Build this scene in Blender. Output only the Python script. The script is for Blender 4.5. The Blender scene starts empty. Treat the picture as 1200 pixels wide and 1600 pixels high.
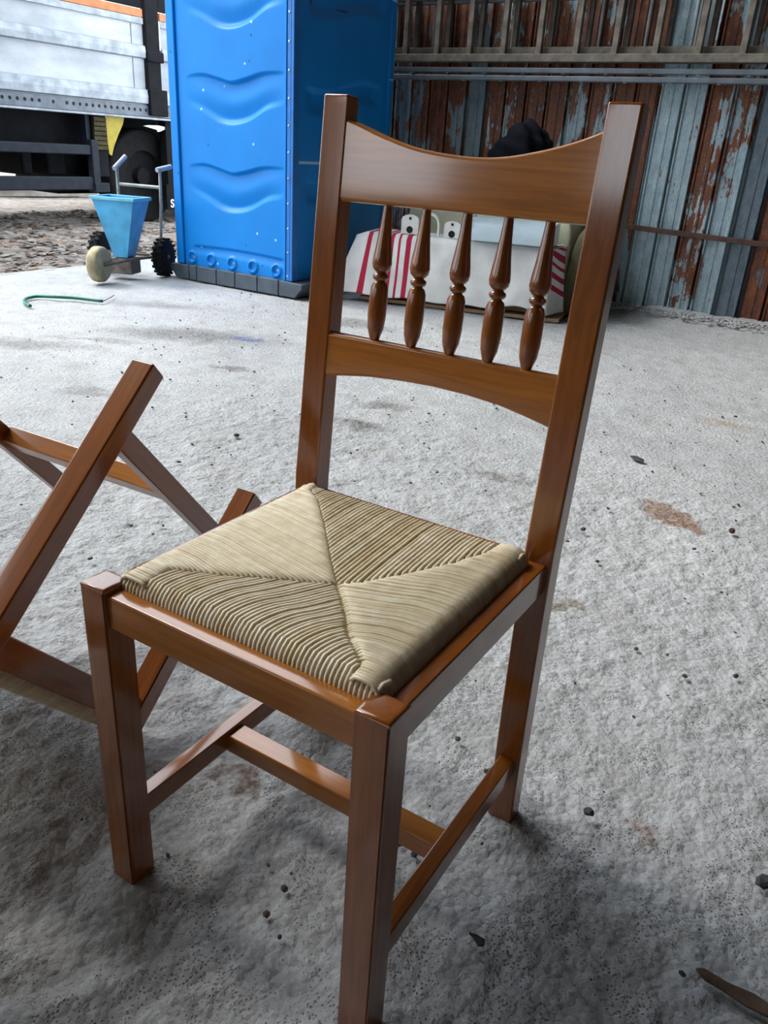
import bpy, bmesh, math, random
import numpy as np
from mathutils import Vector, Matrix, Euler

C = bpy.context.scene.collection
SC = bpy.context.scene
rnd = random.Random(7)

# ------------------------------------------------------------------ camera
def camera():
    loc = Vector((0.47698, -0.48531, 0.92326))
    yaw, pitch, roll, fpx = -0.53806, -0.43120, 0.064768, 1231.29
    f = Vector((math.sin(yaw)*math.cos(pitch), math.cos(yaw)*math.cos(pitch), math.sin(pitch)))
    r = Vector((math.cos(yaw), -math.sin(yaw), 0)); u = r.cross(f)
    cr, sr = math.cos(roll), math.sin(roll)
    r2 = cr*r + sr*u; u2 = -sr*r + cr*u
    cam = bpy.data.cameras.new('camera'); o = bpy.data.objects.new('camera', cam); C.objects.link(o)
    cam.sensor_fit = 'AUTO'; cam.sensor_width = 36.0; cam.lens = fpx*36/1600
    cam.clip_start = 0.02; cam.clip_end = 300
    M = Matrix((r2, u2, -f)).transposed().to_4x4(); M.translation = loc
    o.matrix_world = M
    SC.camera = o
camera()

# ------------------------------------------------------------------ world, light, exposure
w = bpy.data.worlds.new('overcast'); SC.world = w; w.use_nodes = True
bg = w.node_tree.nodes['Background']
bg.inputs[0].default_value = (0.86, 0.93, 1.0, 1); bg.inputs[1].default_value = 4.0

def portal(name, loc, rot, sx, sy):      # tells the renderer where the sky comes into the shed; gives no light of its own
    l = bpy.data.lights.new(name, 'AREA'); l.shape = 'RECTANGLE'; l.size = sx; l.size_y = sy
    l.cycles.is_portal = True
    o = bpy.data.objects.new(name, l); C.objects.link(o); o.location = loc; o.rotation_euler = rot
    return o
ROOF = 4.4
ROOF_X = -2.6
SLAB = -4.7
OPEN_Y0 = -.25

# bright patch of the overcast, to the left of the shed
sl = bpy.data.lights.new('veiled_sun', 'SUN'); sl.energy = 3.4; sl.angle = math.radians(21); sl.color = (1., .97, .92)
so = bpy.data.objects.new('veiled_sun', sl); C.objects.link(so)
so.rotation_euler = Vector((1.0, .14, -1.08)).to_track_quat('-Z', 'Y').to_euler()

SC.view_settings.view_transform = 'Standard'; SC.view_settings.look = 'None'
SC.view_settings.exposure = 0.14; SC.view_settings.gamma = 1.0
SC.view_settings.use_curve_mapping = False
SC.cycles.max_bounces = 8; SC.cycles.diffuse_bounces = 5; SC.cycles.glossy_bounces = 4
SC.cycles.use_denoising = True
SC.cycles.sample_clamp_indirect = 6

# ------------------------------------------------------------------ materials
class NT:
    def __init__(s, name):
        s.m = bpy.data.materials.new(name); s.m.use_nodes = True; s.t = s.m.node_tree
        s.b = s.t.nodes['Principled BSDF']
    def n(s, typ, **kw):
        nd = s.t.nodes.new(typ)
        for k, v in kw.items():
            if k.startswith('i_'): nd.inputs[k[2:]].default_value = v
            else: setattr(nd, k, v)
        return nd
    def l(s, a, b): s.t.links.new(a, b)
    def coord(s, scale=(1,1,1), out='Object', rot=(0,0,0)):
        tc = s.n('ShaderNodeTexCoord'); mp = s.n('ShaderNodeMapping'); mp.inputs['Scale'].default_value = scale
        mp.inputs['Rotation'].default_value = rot
        s.l(tc.outputs[out], mp.inputs[0]); return mp.outputs[0]
    def noise(s, vec, scale, detail=4, rough=.55, dist=0):
        nd = s.n('ShaderNodeTexNoise'); s.l(vec, nd.inputs['Vector']); nd.inputs['Scale'].default_value = scale
        nd.inputs['Detail'].default_value = detail; nd.inputs['Roughness'].default_value = rough
        nd.inputs['Distortion'].default_value = dist
        return nd.outputs['Fac']
    def ramp(s, fac, stops):
        nd = s.n('ShaderNodeValToRGB'); els = nd.color_ramp.elements
        while len(els) < len(stops): els.new(.5)
        for e, (p, c) in zip(els, stops):
            e.position = p; e.color = (c, c, c, 1) if isinstance(c, (int, float)) else (*c, 1)
        s.l(fac, nd.inputs[0]); return nd.outputs[0]
    def mix(s, fac, a, b, mode='MIX'):
        nd = s.n('ShaderNodeMix', data_type='RGBA', blend_type=mode)
        for sock, v in ((nd.inputs[0], fac), (nd.inputs[6], a), (nd.inputs[7], b)):
            if hasattr(v, 'is_output'): s.l(v, sock)
            elif isinstance(v, (int, float)): sock.default_value = v if sock.type == 'VALUE' else (v, v, v, 1)
            else: sock.default_value = (*v, 1)
        return nd.outputs[2]
    def math(s, op, a, b=0.0, c=None):
        nd = s.n('ShaderNodeMath', operation=op)
        for i, v in enumerate((a, b, c)):
            if v is None: continue
            if hasattr(v, 'is_output'): s.l(v, nd.inputs[i])
            else: nd.inputs[i].default_value = v
        return nd.outputs[0]
    def bump(s, h, strength=.3, dist=.01):
        nd = s.n('ShaderNodeBump'); nd.inputs['Strength'].default_value = strength; nd.inputs['Distance'].default_value = dist
        s.l(h, nd.inputs['Height'])
        s.l(nd.outputs[0], s.b.inputs['Normal'])
        return nd.outputs[0]
    def base(s, c):
        if hasattr(c, 'is_output'): s.l(c, s.b.inputs['Base Color'])
        else: s.b.inputs['Base Color'].default_value = (*c, 1)
    def set(s, **kw):
        for k, v in kw.items(): s.b.inputs[k.replace('_', ' ')].default_value = v
        return s

def plain(name, col, rough=.5, metal=0., var=.15, scale=12, bump=0, spec=.4):
    s = NT(name); v = s.coord()
    f = s.noise(v, scale, 5)
    d = tuple(c*(1-var) for c in col); h = tuple(min(1, c*(1+var)) for c in col)
    s.base(s.ramp(f, [(.3, d), (.7, h)])); s.set(Roughness=rough, Metallic=metal)
    s.b.inputs['Specular IOR Level'].default_value = spec
    if bump: s.bump(s.noise(v, scale*8, 4), bump, .004)
    return s.m

def wood(name, axis, light=(.31,.092,.011), dark=(.16,.040,.005)):
    s = NT(name)
    sc = [38, 38, 38]; sc[axis] = 2.2
    v = s.coord(tuple(sc)); f = s.noise(v, 1.0, 5, .6, .6)
    sc2 = [160, 160, 160]; sc2[axis] = 9
    g = s.noise(s.coord(tuple(sc2)), 1.0, 3, .6)
    big = s.noise(s.coord((3, 3, 3)), 1.0, 2)
    col = s.ramp(f, [(.28, dark), (.5, tuple((a+b)/2 for a, b in zip(light, dark))), (.72, light)])
    col = s.mix(s.ramp(g, [(.45, 0.), (.62, .35)]), col, tuple(c*.45 for c in dark))
    col = s.mix(s.ramp(big, [(.35, 0.), (.7, .35)]), col, tuple(c*1.25 for c in light))
    # tiny worn specks in the varnish
    vo = s.n('ShaderNodeTexVoronoi'); s.l(s.coord((70, 70, 70)), vo.inputs['Vector']); vo.inputs['Scale'].default_value = 1
    col = s.mix(s.ramp(vo.outputs['Distance'], [(.03, .5), (.06, 0.)]), col, (.3, .16, .07))
    s.base(col)
    s.set(Roughness=.36, Coat_Weight=.75, Coat_Roughness=.12, Coat_IOR=1.85)
    s.b.inputs['Specular IOR Level'].default_value = .1
    s.bump(g, .06, .002)
    return s.m
WX, WY, WZ = wood('varnished_wood_x', 0, (.47,.165,.018), (.25,.074,.008)), wood('varnished_wood_y', 1), wood('varnished_wood_z', 2)  # x-grain wood yellower, lightened further to paint in the apron's front light

def rush():
    s = NT('rush_cord')
    oi = s.n('ShaderNodeObjectInfo')
    f = s.noise(s.coord((60, 60, 60)), 1.0, 4)
    a = s.ramp(f, [(.3, (.66, .56, .39)), (.7, (.82, .75, .58))])
    r = s.ramp(oi.outputs['Random'], [(0., (.86, .80, .68)), (1., (1, 1, 1))])
    s.base(s.mix(1.0, a, r, 'MULTIPLY')); s.set(Roughness=.55)
    s.bump(s.noise(s.coord((500, 500, 500)), 1.0, 3), .25, .001)
    return s.m
RUSH = rush()
RUSH_DARK = plain('rush_underlay', (.30, .22, .11), .8)

def concrete():
    s = NT('rough_concrete')
    P = s.coord()
    big = s.noise(P, .9, 5, .6); mid = s.noise(P, 5, 6, .65); fine = s.noise(P, 70, 6, .7); grit = s.noise(P, 210, 3, .6)
    vo = s.n('ShaderNodeTexVoronoi'); s.l(P, vo.inputs['Vector']); vo.inputs['Scale'].default_value = 85
    vo2 = s.n('ShaderNodeTexVoronoi'); s.l(P, vo2.inputs['Vector']); vo2.inputs['Scale'].default_value = 190
    pitn = s.noise(P, 11, 4, .6)
    drag = s.noise(s.coord((1.2, 14, 1), rot=(0, 0, .75)), 1., 4, .6)
    col = s.ramp(big, [(.3, (.33, .342, .352)), (.65, (.45, .460, .466))])
    col = s.mix(s.ramp(drag, [(.50, 0.), (.70, .40)]), col, (.33, .325, .315))
    col = s.mix(s.ramp(mid, [(.52, 0.), (.70, .55)]), col, (.30, .29, .275))
    col = s.mix(s.ramp(fine, [(.36, .55), (.50, 0.)]), col, (.27, .265, .255))
    col = s.mix(s.ramp(fine, [(.55, 0.), (.75, .4)]), col, (.52, .53, .53))
    pits = s.math('MULTIPLY', s.ramp(vo2.outputs['Distance'], [(.20, 1.), (.34, 0.)]), s.ramp(pitn, [(.46, 0.), (.60, .85)]))
    col = s.mix(pits, col, (.13, .125, .12))
    col = s.mix(s.ramp(grit, [(.30, .85), (.37, 0.)]), col, (.10, .09, .085))
    # blotches: soil patches, stains and one painted shade, each with its own place
    tc = s.n('ShaderNodeTexCoord')
    wob = s.n('ShaderNodeTexNoise'); s.l(tc.outputs['Object'], wob.inputs['Vector']); wob.inputs['Scale'].default_value = 9; wob.inputs['Detail'].default_value = 6
    ad = s.n('ShaderNodeVectorMath', operation='MULTIPLY_ADD'); s.l(wob.outputs['Color'], ad.inputs[0]); ad.inputs[1].default_value = (.22, .22, 0)
    s.l(tc.outputs['Object'], ad.inputs[2])
    def blotch(col, x, y, rx, ry, rot, c, amt, soft=.35):
        mp = s.n('ShaderNodeMapping', vector_type='TEXTURE'); s.l(ad.outputs[0], mp.inputs[0])
        mp.inputs['Location'].default_value = (x+.11, y+.11, 0); mp.inputs['Rotation'].default_value = (0, 0, rot)
        mp.inputs['Scale'].default_value = (rx, ry, 1)
        # distance in the plane only
        sp = s.n('ShaderNodeSeparateXYZ'); s.l(mp.outputs[0], sp.inputs[0])
        d = s.math('SQRT', s.math('ADD', s.math('POWER', sp.outputs[0], 2.), s.math('POWER', sp.outputs[1], 2.)))
        m = s.ramp(d, [(1-soft, amt), (1., 0.)])
        sp2 = s.ramp(fine, [(.42, 1.), (.66, .35)])
        return s.mix(s.mix(1., m, sp2, 'MULTIPLY'), col, c)
    for b in ((.09, 1.80, .12, .055, -.35, (.20, .11, .065), .95), (.16, 1.73, .06, .04, -.5, (.19, .105, .06), .95),
              (.06, 2.86, .16, .05, 0., (.33, .24, .16), .7, .8),
              (-1.05, 1.86, .18, .08, .3, (.10, .095, .085), .95, .7), (-1.13, 2.12, .13, .07, .2, (.11, .10, .09), .85, .7),
              (-2.5, 2.45, .60, .22, .5, (.13, .125, .12), .95, .7), (-2.25, 2.60, .12, .07, .4, (.08, .12, .27), .9, .6),
              (-2.9, 1.75, .40, .14, .6, (.17, .16, .15), .85, .7), (-2.0, 1.5, .30, .05, .6, (.2, .19, .18), .8, .7), (-2.75, 2.05, .35, .06, .5, (.2, .19, .18), .8, .7), (-3.2, 2.9, .55, .13, .5, (.18, .175, .165), .85, .8),
              (-1.9, 2.1, .12, .06, .4, (.14, .13, .13), .9, .5),
              (-.2, .24, .055, .035, .3, (.09, .05, .035), .95, .4), (.04, 1.09, .06, .025, .2, (.14, .11, .07), .8, .5),
              (.40, .52, .02, .015, 0., (.25, .16, .12), .7, .6),
              (-.45, -.02, .5, .3, .4, (.26, .225, .19), .6, .8), (-2.7, .9, .2, .1, .3, (.30, .24, .19), .6, .7),  # first blotch: shade of the near-left floor, painted in as warm dark tone
              (-2.1, 3.35, .40, .16, .1, (.17, .165, .16), .9, .7), (-.42, 1.75, .14, .05, .2, (.16, .15, .14), .85, .7), (-.55, 1.95, .15, .06, 0., (.28, .26, .25), .5, .7)):
        col = blotch(col, *b)
    s.base(col); s.set(Roughness=.88)
    s.b.inputs['Specular IOR Level'].default_value = .25
    h = s.math('ADD', s.math('MULTIPLY', fine, .55), s.math('MULTIPLY', s.noise(P, 26, 5, .6), 1.0))
    h = s.math('ADD', h, s.math('MULTIPLY', s.math('SUBTRACT', .5, vo.outputs['Distance']), .45))
    h = s.math('SUBTRACT', h, s.math('MULTIPLY', pits, .35))
    s.bump(h, .75, .009)
    return s.m
CONC = concrete()

def gravel():
    s = NT('dusty_gravel'); P = s.coord()
    vo = s.n('ShaderNodeTexVoronoi'); s.l(P, vo.inputs['Vector']); vo.inputs['Scale'].default_value = 16
    c = s.ramp(vo.outputs['Color'], [(.2, (.13, .105, .09)), (.55, (.22, .19, .165)), (.9, (.36, .32, .28))])
    c = s.mix(s.ramp(s.noise(P, 1.2, 5), [(.4, 0.), (.65, .5)]), c, (.17, .15, .13))
    s.base(c); s.set(Roughness=.95); s.bump(vo.outputs['Distance'], .6, .03)
    return s.m
GRAV = gravel()

def rusty():
    s = NT('rusty_painted_sheet')
    oi = s.n('ShaderNodeObjectInfo'); sep = s.n('ShaderNodeSeparateColor'); s.l(oi.outputs['Color'], sep.inputs[0])
    rust_b, tone, seed = sep.outputs[0], sep.outputs[1], sep.outputs[2]
    tc = s.n('ShaderNodeTexCoord')
    P0 = tc.outputs['Object']
    zz = s.n('ShaderNodeSeparateXYZ'); s.l(P0, zz.inputs[0])
    def stretched(sc):
        mp = s.n('ShaderNodeMapping'); s.l(P0, mp.inputs[0]); mp.inputs['Scale'].default_value = sc; return mp.outputs[0]
    big = s.noise(stretched((5.5, 1, 2.0)), 1., 6, .62, .4)
    med = s.noise(stretched((26, 26, 14)), 1., 6, .7)
    fine = s.noise(stretched((110, 110, 75)), 1., 4, .7)
    streak = s.noise(stretched((45, 1, 1.2)), 1., 4, .6)
    f = s.math('ADD', big, s.math('MULTIPLY', s.math('SUBTRACT', med, .5), .45))
    f = s.math('ADD', f, s.math('MULTIPLY', s.math('SUBTRACT', streak, .5), .35))
    f = s.math('ADD', f, s.math('SUBTRACT', rust_b, .5))
    f = s.math('ADD', f, s.math('MULTIPLY', s.math('SUBTRACT', zz.outputs[2], .95), .09))
    rustmask = s.ramp(f, [(.50, 0.), (.535, 1.)])
    paint_l = s.ramp(med, [(.3, (.25, .37, .43)), (.7, (.50, .63, .68))])
    paint_d = s.ramp(med, [(.3, (.05, .075, .105)), (.7, (.11, .145, .18))])
    paint = s.mix(tone, paint_d, paint_l)
    paint = s.mix(s.ramp(fine, [(.33, .55), (.46, 0.)]), paint, (.09, .11, .12))
    rust = s.ramp(med, [(.25, (.045, .016, .010)), (.5, (.13, .038, .014)), (.75, (.29, .085, .020))])
    rust = s.mix(s.ramp(streak, [(.5, 0.), (.75, .5)]), rust, (.15, .055, .02))
    col = s.mix(rustmask, paint, rust)
    flakes = s.math('MULTIPLY', s.ramp(fine, [(.60, 0.), (.66, 1.)]), s.ramp(big, [(.40, 0.), (.5, .8)]))
    col = s.mix(flakes, col, (.26, .30, .31))
    s.base(col); s.set(Roughness=.6, Metallic=.0)
    s.bump(s.math('ADD', s.math('MULTIPLY', rustmask, -.5), fine), .35, .004)
    return s.m
RUST = rusty()

def bluebox():
    s = NT('blue_plastic'); P = s.coord()
    c = s.ramp(s.noise(P, 2.5, 3), [(.3, (.002, .20, .62)), (.7, (.003, .235, .71))])
    vo = s.n('ShaderNodeTexVoronoi'); s.l(s.coord((1, 0, 1)), vo.inputs['Vector']); vo.inputs['Scale'].default_value = 11
    lim = s.ramp(vo.outputs['Color'], [(.60, 0.), (.64, 1.)])
    c = s.mix(s.math('MULTIPLY', s.ramp(vo.outputs['Distance'], [(.07, 1.), (.11, 0.)]), lim), c, (.35, .62, .85))
    v2 = s.n('ShaderNodeTexVoronoi'); s.l(s.coord((1.13, 0, .8)), v2.inputs['Vector']); v2.inputs['Scale'].default_value = 11
    lim2 = s.ramp(v2.outputs['Color'], [(.74, 0.), (.78, 1.)])
    c = s.mix(s.math('MULTIPLY', s.ramp(v2.outputs['Distance'], [(.05, 1.), (.085, 0.)]), lim2), c, (.01, .05, .14))
    s.base(c); s.set(Roughness=.45); s.b.inputs['Specular IOR Level'].default_value = .22
    return s.m
BLUE = bluebox()
BLUE_RAIL = plain('blue_frame_plastic', (.006, .16, .52), .4)
SKID = plain('grey_skid_plastic', (.065, .085, .11), .6, var=.25)
RIVET = plain('rivet_steel', (.5, .52, .55), .35, .6)
ALU = NT('dusty_aluminium')
_f = ALU.noise(ALU.coord((1.2, 1.2, 2.5)), 1., 5); ALU.base(ALU.ramp(_f, [(.35, (.22, .25, .28)), (.65, (.42, .45, .475))])); ALU.set(Roughness=.5, Metallic=.15)
ALU = ALU.m
ALU_RIB = plain('worn_aluminium_rib', (.27, .305, .34), .5, .2, .3, 9)
BLACK = plain('black_steel', (.008, .009, .011), .8, .0, .3, spec=.12)
DARKBLUE = plain('dark_painted_steel', (.011, .016, .025), .6, .0, .3, spec=.2)
RAILGREY = plain('grey_rail_steel', (.10, .12, .145), .45, .2, .3)
HOLE = plain('shadowed_hole', (.006, .006, .007), .8)
TYRE = plain('black_tyre_rubber', (.010, .010, .011), .85, 0, .3, 20, spec=.15)
DRYTYRE = plain('dried_pale_tyre', (.38, .33, .20), .9, 0, .35, 14, .3)
YELLOW = plain('yellow_guard', (.33, .26, .01), .5, 0, .15)
HATCH = plain('dark_yellow_fabric', (.035, .028, .005), .8, 0, .7, 9)
PLANK = plain('orange_plank', (.46, .16, .06), .6, 0, .25)
WHITEPAINT = plain('white_paint', (.75, .75, .74), .5)
HOPPER = plain('hopper_blue_paint', (.06, .33, .58), .45, 0, .22, 9)
HOPPER_RIM = plain('hopper_rim_paint', (.16, .50, .70), .45, 0, .2, 9)
GALV = plain('dull_steel_tube', (.33, .32, .29), .5, .3, .25, 25)
RUSTY_STEEL = plain('dirty_steel', (.14, .115, .10), .7, .1, .4, 25)
GRIP = plain('grey_rubber_grip', (.34, .36, .40), .5, 0, .2)
HUB = plain('rusty_hub', (.12, .08, .07), .8, 0, .3, 20)
GREENP = plain('green_plastic', (.005, .16, .10), .4)
OLDWOOD = plain('weathered_wood', (.17, .15, .125), .85, 0, .35, 18, .3)
OLDWOOD_D = plain('dark_weathered_wood', (.085, .072, .06), .85, 0, .35, 18, .3)
LADALU = plain('dull_ladder_metal', (.115, .14, .165), .5, .2, .25, 10)
RUNGALU = plain('pale_rung_metal', (.26, .27, .26), .5, .2, .2, 10)
BATTEN = plain('brown_batten', (.075, .038, .027), .7, 0, .3, 20)
WHITEP = plain('white_enamel', (.68, .69, .66), .35)
PALEBLUE = plain('pale_blue_enamel', (.52, .64, .70), .25, 0, .05)
CREAM = plain('cream_cloth', (.58, .58, .42), .9, 0, .1, 10, .2)
OLIVE = plain('olive_cloth', (.17, .16, .09), .9, 0, .2, 10, .2)
BAGM = plain('black_bag_fabric', (.004, .005, .009), .85, 0, .3, spec=.12)
BOARD = plain('cardboard_brown', (.30, .20, .12), .9)
STONE = plain('dark_stone', (.045, .045, .045), .9, 0, .4, 60)
BARK = plain('brown_bark', (.07, .042, .028), .9, 0, .4, 50, .4)
CHIP = plain('wood_chip', (.25, .165, .115), .9, 0, .5, 3)
DULLCHIP = plain('dull_scrap', (.26, .235, .21), .9, 0, .4, 5)
PALECHIP = plain('pale_scrap', (.62, .60, .55), .8, 0, .3, 5)

def stripe_cloth():
    s = NT('red_striped_blanket')
    tc = s.n('ShaderNodeTexCoord'); sp = s.n('ShaderNodeSeparateXYZ'); s.l(tc.outputs['UV'], sp.inputs[0])
    u, v = sp.outputs[0], sp.outputs[1]
    def band(x, c, wd):
        d = s.math('ABSOLUTE', s.math('SUBTRACT', x, c)); return s.math('LESS_THAN', d, wd)
    tot = None
    for c, wd in ((.085, .010), (.165, .008), (.190, .009), (.228, .006), (.272, .012)):
        b = band(u, c, wd); tot = b if tot is None else s.math('MAXIMUM', tot, b)
    q = s.math('ADD', s.math('MULTIPLY', v, .55), s.math('MULTIPLY', u, .9))
    rt = None
    for c, wd in ((1.00, .016), (1.07, .016), (1.13, .010), (1.19, .020), (1.25, .01), (1.33, .02)):
        b = band(q, c, wd); rt = b if rt is None else s.math('MAXIMUM', rt, b)
    rt = s.math('MULTIPLY', rt, s.math('GREATER_THAN', u, .885))
    tot = s.math('MAXIMUM', tot, rt)
    f = s.noise(s.coord((8, 8, 8)), 1., 4)
    white = s.ramp(f, [(.3, (.64, .63, .61)), (.7, (.78, .78, .77))])
    s.base(s.mix(tot, white, (.42, .012, .05))); s.set(Roughness=.9)
    return s.m
STRIPE = stripe_cloth()

# ------------------------------------------------------------------ mesh helpers
def link(name, bm, mat, parent=None, smooth=False, loc=None):
    me = bpy.data.meshes.new(name); bm.to_mesh(me); bm.free()
    return link_me(name, me, mat, parent, smooth, loc)
def link_me(name, me, mat, parent=None, smooth=False, loc=None):
    o = bpy.data.objects.new(name, me); C.objects.link(o)
    if not me.materials: me.materials.append(mat)
    if smooth:
        for p in me.polygons: p.use_smooth = True
        if smooth == 'auto':
            me.set_sharp_from_angle(angle=math.radians(50))
            wn = o.modifiers.new('flat_faces', 'WEIGHTED_NORMAL'); wn.keep_sharp = True; wn.weight = 100
    if parent is not None: o.parent = parent
    if loc is not None: o.location = loc
    return o
def thing(name, label, cat, loc=(0,0,0), rotz=0, group=None):
    o = bpy.data.objects.new(name, None); C.objects.link(o); o.location = loc; o.rotation_euler = (0, 0, rotz)
    o.empty_display_size = .05
    return tag(o, label, cat, group)
def tag(o, label, cat, group=None):
    o['label'] = label; o['category'] = cat
    if group: o['group'] = group
    return o
def struct(o): o['kind'] = 'structure'; return o
def box(bm, x0, x1, y0, y1, z0, z1, M=None, bev=0, seg=2):
    r = bmesh.ops.create_cube(bm, size=1)
    vs = r['verts']
    for v in vs: v.co = Vector(((x0+x1)/2 + v.co.x*(x1-x0), (y0+y1)/2 + v.co.y*(y1-y0), (z0+z1)/2 + v.co.z*(z1-z0)))
    if bev:
        es = list({e for v in vs for e in v.link_edges})
        rb = bmesh.ops.bevel(bm, geom=es, offset=bev, segments=seg, affect='EDGES', profile=.5)
        vs = list({v for f in rb['faces'] for v in f.verts} | {v for v in vs if v.is_valid})
    if M is not None:
        for v in vs: v.co = M @ v.co
    return vs
def boxo(name, x0, x1, y0, y1, z0, z1, mat, parent=None, bev=0, M=None, seg=2):
    bm = bmesh.new(); box(bm, x0, x1, y0, y1, z0, z1, M, bev, seg)
    return link(name, bm, mat, parent, smooth='auto' if bev else False)
def tube(bm, pts, rad, n=8, caps=True):
    pts = [Vector(p) for p in pts]; rings = []
    rads = rad if isinstance(rad, (list, tuple)) else [rad]*len(pts)
    up = None
    for i, p in enumerate(pts):
        a = pts[max(i-1, 0)]; b = pts[min(i+1, len(pts)-1)]; t = (b-a).normalized()
        if up is None:
            up = t.orthogonal().normalized()
        up = (up - t*up.dot(t)).normalized(); sd = t.cross(up)
        rings.append([bm.verts.new(p + rads[i]*(math.cos(2*math.pi*k/n)*up + math.sin(2*math.pi*k/n)*sd)) for k in range(n)])
    for r0, r1 in zip(rings, rings[1:]):
        for k in range(n): bm.faces.new((r0[k], r0[(k+1) % n], r1[(k+1) % n], r1[k]))
    if caps:
        bm.faces.new(rings[0][::-1]); bm.faces.new(rings[-1])
def tubeo(name, pts, rad, mat, parent=None, n=8):
    bm = bmesh.new(); tube(bm, pts, rad, n); return link(name, bm, mat, parent, smooth='auto')
def lathe(bm, prof, n=20, M=None, close=True):
    rings = [[bm.verts.new(Vector((r*math.cos(2*math.pi*k/n), r*math.sin(2*math.pi*k/n), z))) for k in range(n)] for r, z in prof]
    for r0, r1 in zip(rings, rings[1:]):
        for k in range(n): bm.faces.new((r0[k], r0[(k+1) % n], r1[(k+1) % n], r1[k]))
    if close:
        bm.faces.new(rings[0][::-1]); bm.faces.new(rings[-1])
    if M is not None:
        for r in rings:
            for v in r: v.co = M @ v.co
def prism(bm, poly, d0, d1, axes='xz', M=None):
    """extrude a 2-D outline along the third axis"""
    def mk(p, d):
        if axes == 'xz': v = Vector((p[0], d, p[1]))
        elif axes == 'yz': v = Vector((d, p[0], p[1]))
        else: v = Vector((p[0], p[1], d))
        return M @ v if M is not None else v
    a = [bm.verts.new(mk(p, d0)) for p in poly]; b = [bm.verts.new(mk(p, d1)) for p in poly]
    n = len(poly)
    bm.faces.new(a); bm.faces.new(b[::-1])
    for i in range(n): bm.faces.new((a[i], b[i], b[(i+1) % n], a[(i+1) % n]))
    bmesh.ops.recalc_face_normals(bm, faces=bm.faces[:])
def bevel_all(bm, off, seg=2, ang=30):
    es = [e for e in bm.edges if len(e.link_faces) == 2 and e.calc_face_angle(0) > math.radians(ang)]
    bmesh.ops.bevel(bm, geom=es, offset=off, segments=seg, affect='EDGES', profile=.5, clamp_overlap=True)
def interp(pts, x):
    return float(np.interp(x, [p[0] for p in pts], [p[1] for p in pts]))
def smooth_curve(pts, n):
    """Catmull-Rom through the points"""
    P = [Vector(p) for p in pts]; P = [P[0]*2-P[1]] + P + [P[-1]*2-P[-2]]; out = []
    for i in range(1, len(P)-2):
        for k in range(n):
            t = k/n; a, b, c, d = P[i-1:i+3]
            out.append(.5*((2*b) + (c-a)*t + (2*a-5*b+4*c-d)*t*t + (3*b-a-3*c+d)*t**3))
    out.append(P[-2]); return out
def vnoise(shape_xy, freq, seed):
    """value noise on arrays of coordinates"""
    X, Y = shape_xy; r = np.random.default_rng(seed).random((256, 256))
    x = X*freq+37.3; y = Y*freq+91.7; xi = np.floor(x).astype(int); yi = np.floor(y).astype(int)
    fx = x-xi; fy = y-yi; fx = fx*fx*(3-2*fx); fy = fy*fy*(3-2*fy)
    g = lambda i, j: r[i % 256, j % 256]
    return (g(xi, yi)*(1-fx)+g(xi+1, yi)*fx)*(1-fy) + (g(xi, yi+1)*(1-fx)+g(xi+1, yi+1)*fx)*fy
def grid_mesh(name, X, Y, Z, UV=None):
    ny, nx = X.shape
    co = np.stack([X, Y, Z], -1).reshape(-1, 3)
    i = np.arange(ny*nx).reshape(ny, nx)
    q = np.stack([i[:-1, :-1], i[:-1, 1:], i[1:, 1:], i[1:, :-1]], -1).reshape(-1, 4)
    me = bpy.data.meshes.new(name)
    me.vertices.add(len(co)); me.vertices.foreach_set('co', co.astype(np.float32).ravel())
    me.loops.add(q.size); me.loops.foreach_set('vertex_index', q.ravel().astype(np.int32))
    me.polygons.add(len(q)); me.polygons.foreach_set('loop_start', (np.arange(len(q))*4).astype(np.int32))
    me.polygons.foreach_set('use_smooth', np.ones(len(q), bool))
    me.update(calc_edges=True)
    if UV is not None:
        l = me.uv_layers.new(name='UVMap'); uv = UV.reshape(-1, 2)[q.ravel()]; l.data.foreach_set('uv', uv.astype(np.float32).ravel())
    return me

# ------------------------------------------------------------------ setting: floor, ground, walls, roof
def build_floor():
    xs = np.concatenate([np.linspace(SLAB, -1.75, 85)[:-1], np.arange(-1.75, 1.05, .0075), np.linspace(1.05, 5.0, 60)])
    ys = np.concatenate([np.linspace(-6.0, -.7, 60)[:-1], np.arange(-.7, 2.2, .0075), np.linspace(2.2, 5.30, 130)])
    X, Y = np.meshgrid(xs, ys)
    fine = np.clip((X+1.75)/.3, 0, 1)*np.clip((1.05-X)/.3, 0, 1)*np.clip((Y+.7)/.2, 0, 1)*np.clip((2.2-Y)/.4, 0, 1)
    Z = .010*(vnoise((X, Y), 2.2, 1)-1) + .006*(vnoise((X, Y), 7, 2)-1) + .0045*(vnoise((X, Y), 19, 3)-1)
    Z += fine*(.0060*(vnoise((X, Y), 42, 4)-1)+.0045*(vnoise((X, Y), 78, 5)-1))
    # rough striations in the corner nearest the camera and to the left
    c, s = math.cos(.95), math.sin(.95); A = X*c+Y*s; B = -X*s+Y*c
    m = np.clip((.25-Y)/.3, 0, 1)*np.clip((.25-X)/.3, 0, 1)
    Z += m*fine*(.010*(vnoise((A*.35, B), 26, 6)-1)+.005*(vnoise((A, B), 60, 7)-1))
    # feet stand level
    for fx, fy in ((-.187, .02), (.187, .02), (.187, .415), (-.187, .415)):
        d = np.hypot(X-fx, Y-fy); Z *= np.clip((d-.03)/.05, 0, 1)
    # dust swept up against the back wall at the right
    Z += np.clip((Y-4.85)/.40, 0, 1)**1.5*np.clip((X+1.25)/.35, 0, 1)*(.045+.02*vnoise((X, Y), 9, 8))
    me = grid_mesh('floor', X, Y, Z)
    return struct(link_me('floor', me, CONC))
build_floor()
struct(boxo('floor_edge', SLAB-.02, SLAB+.03, -6, 12, -.14, -.012, CONC))
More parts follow.
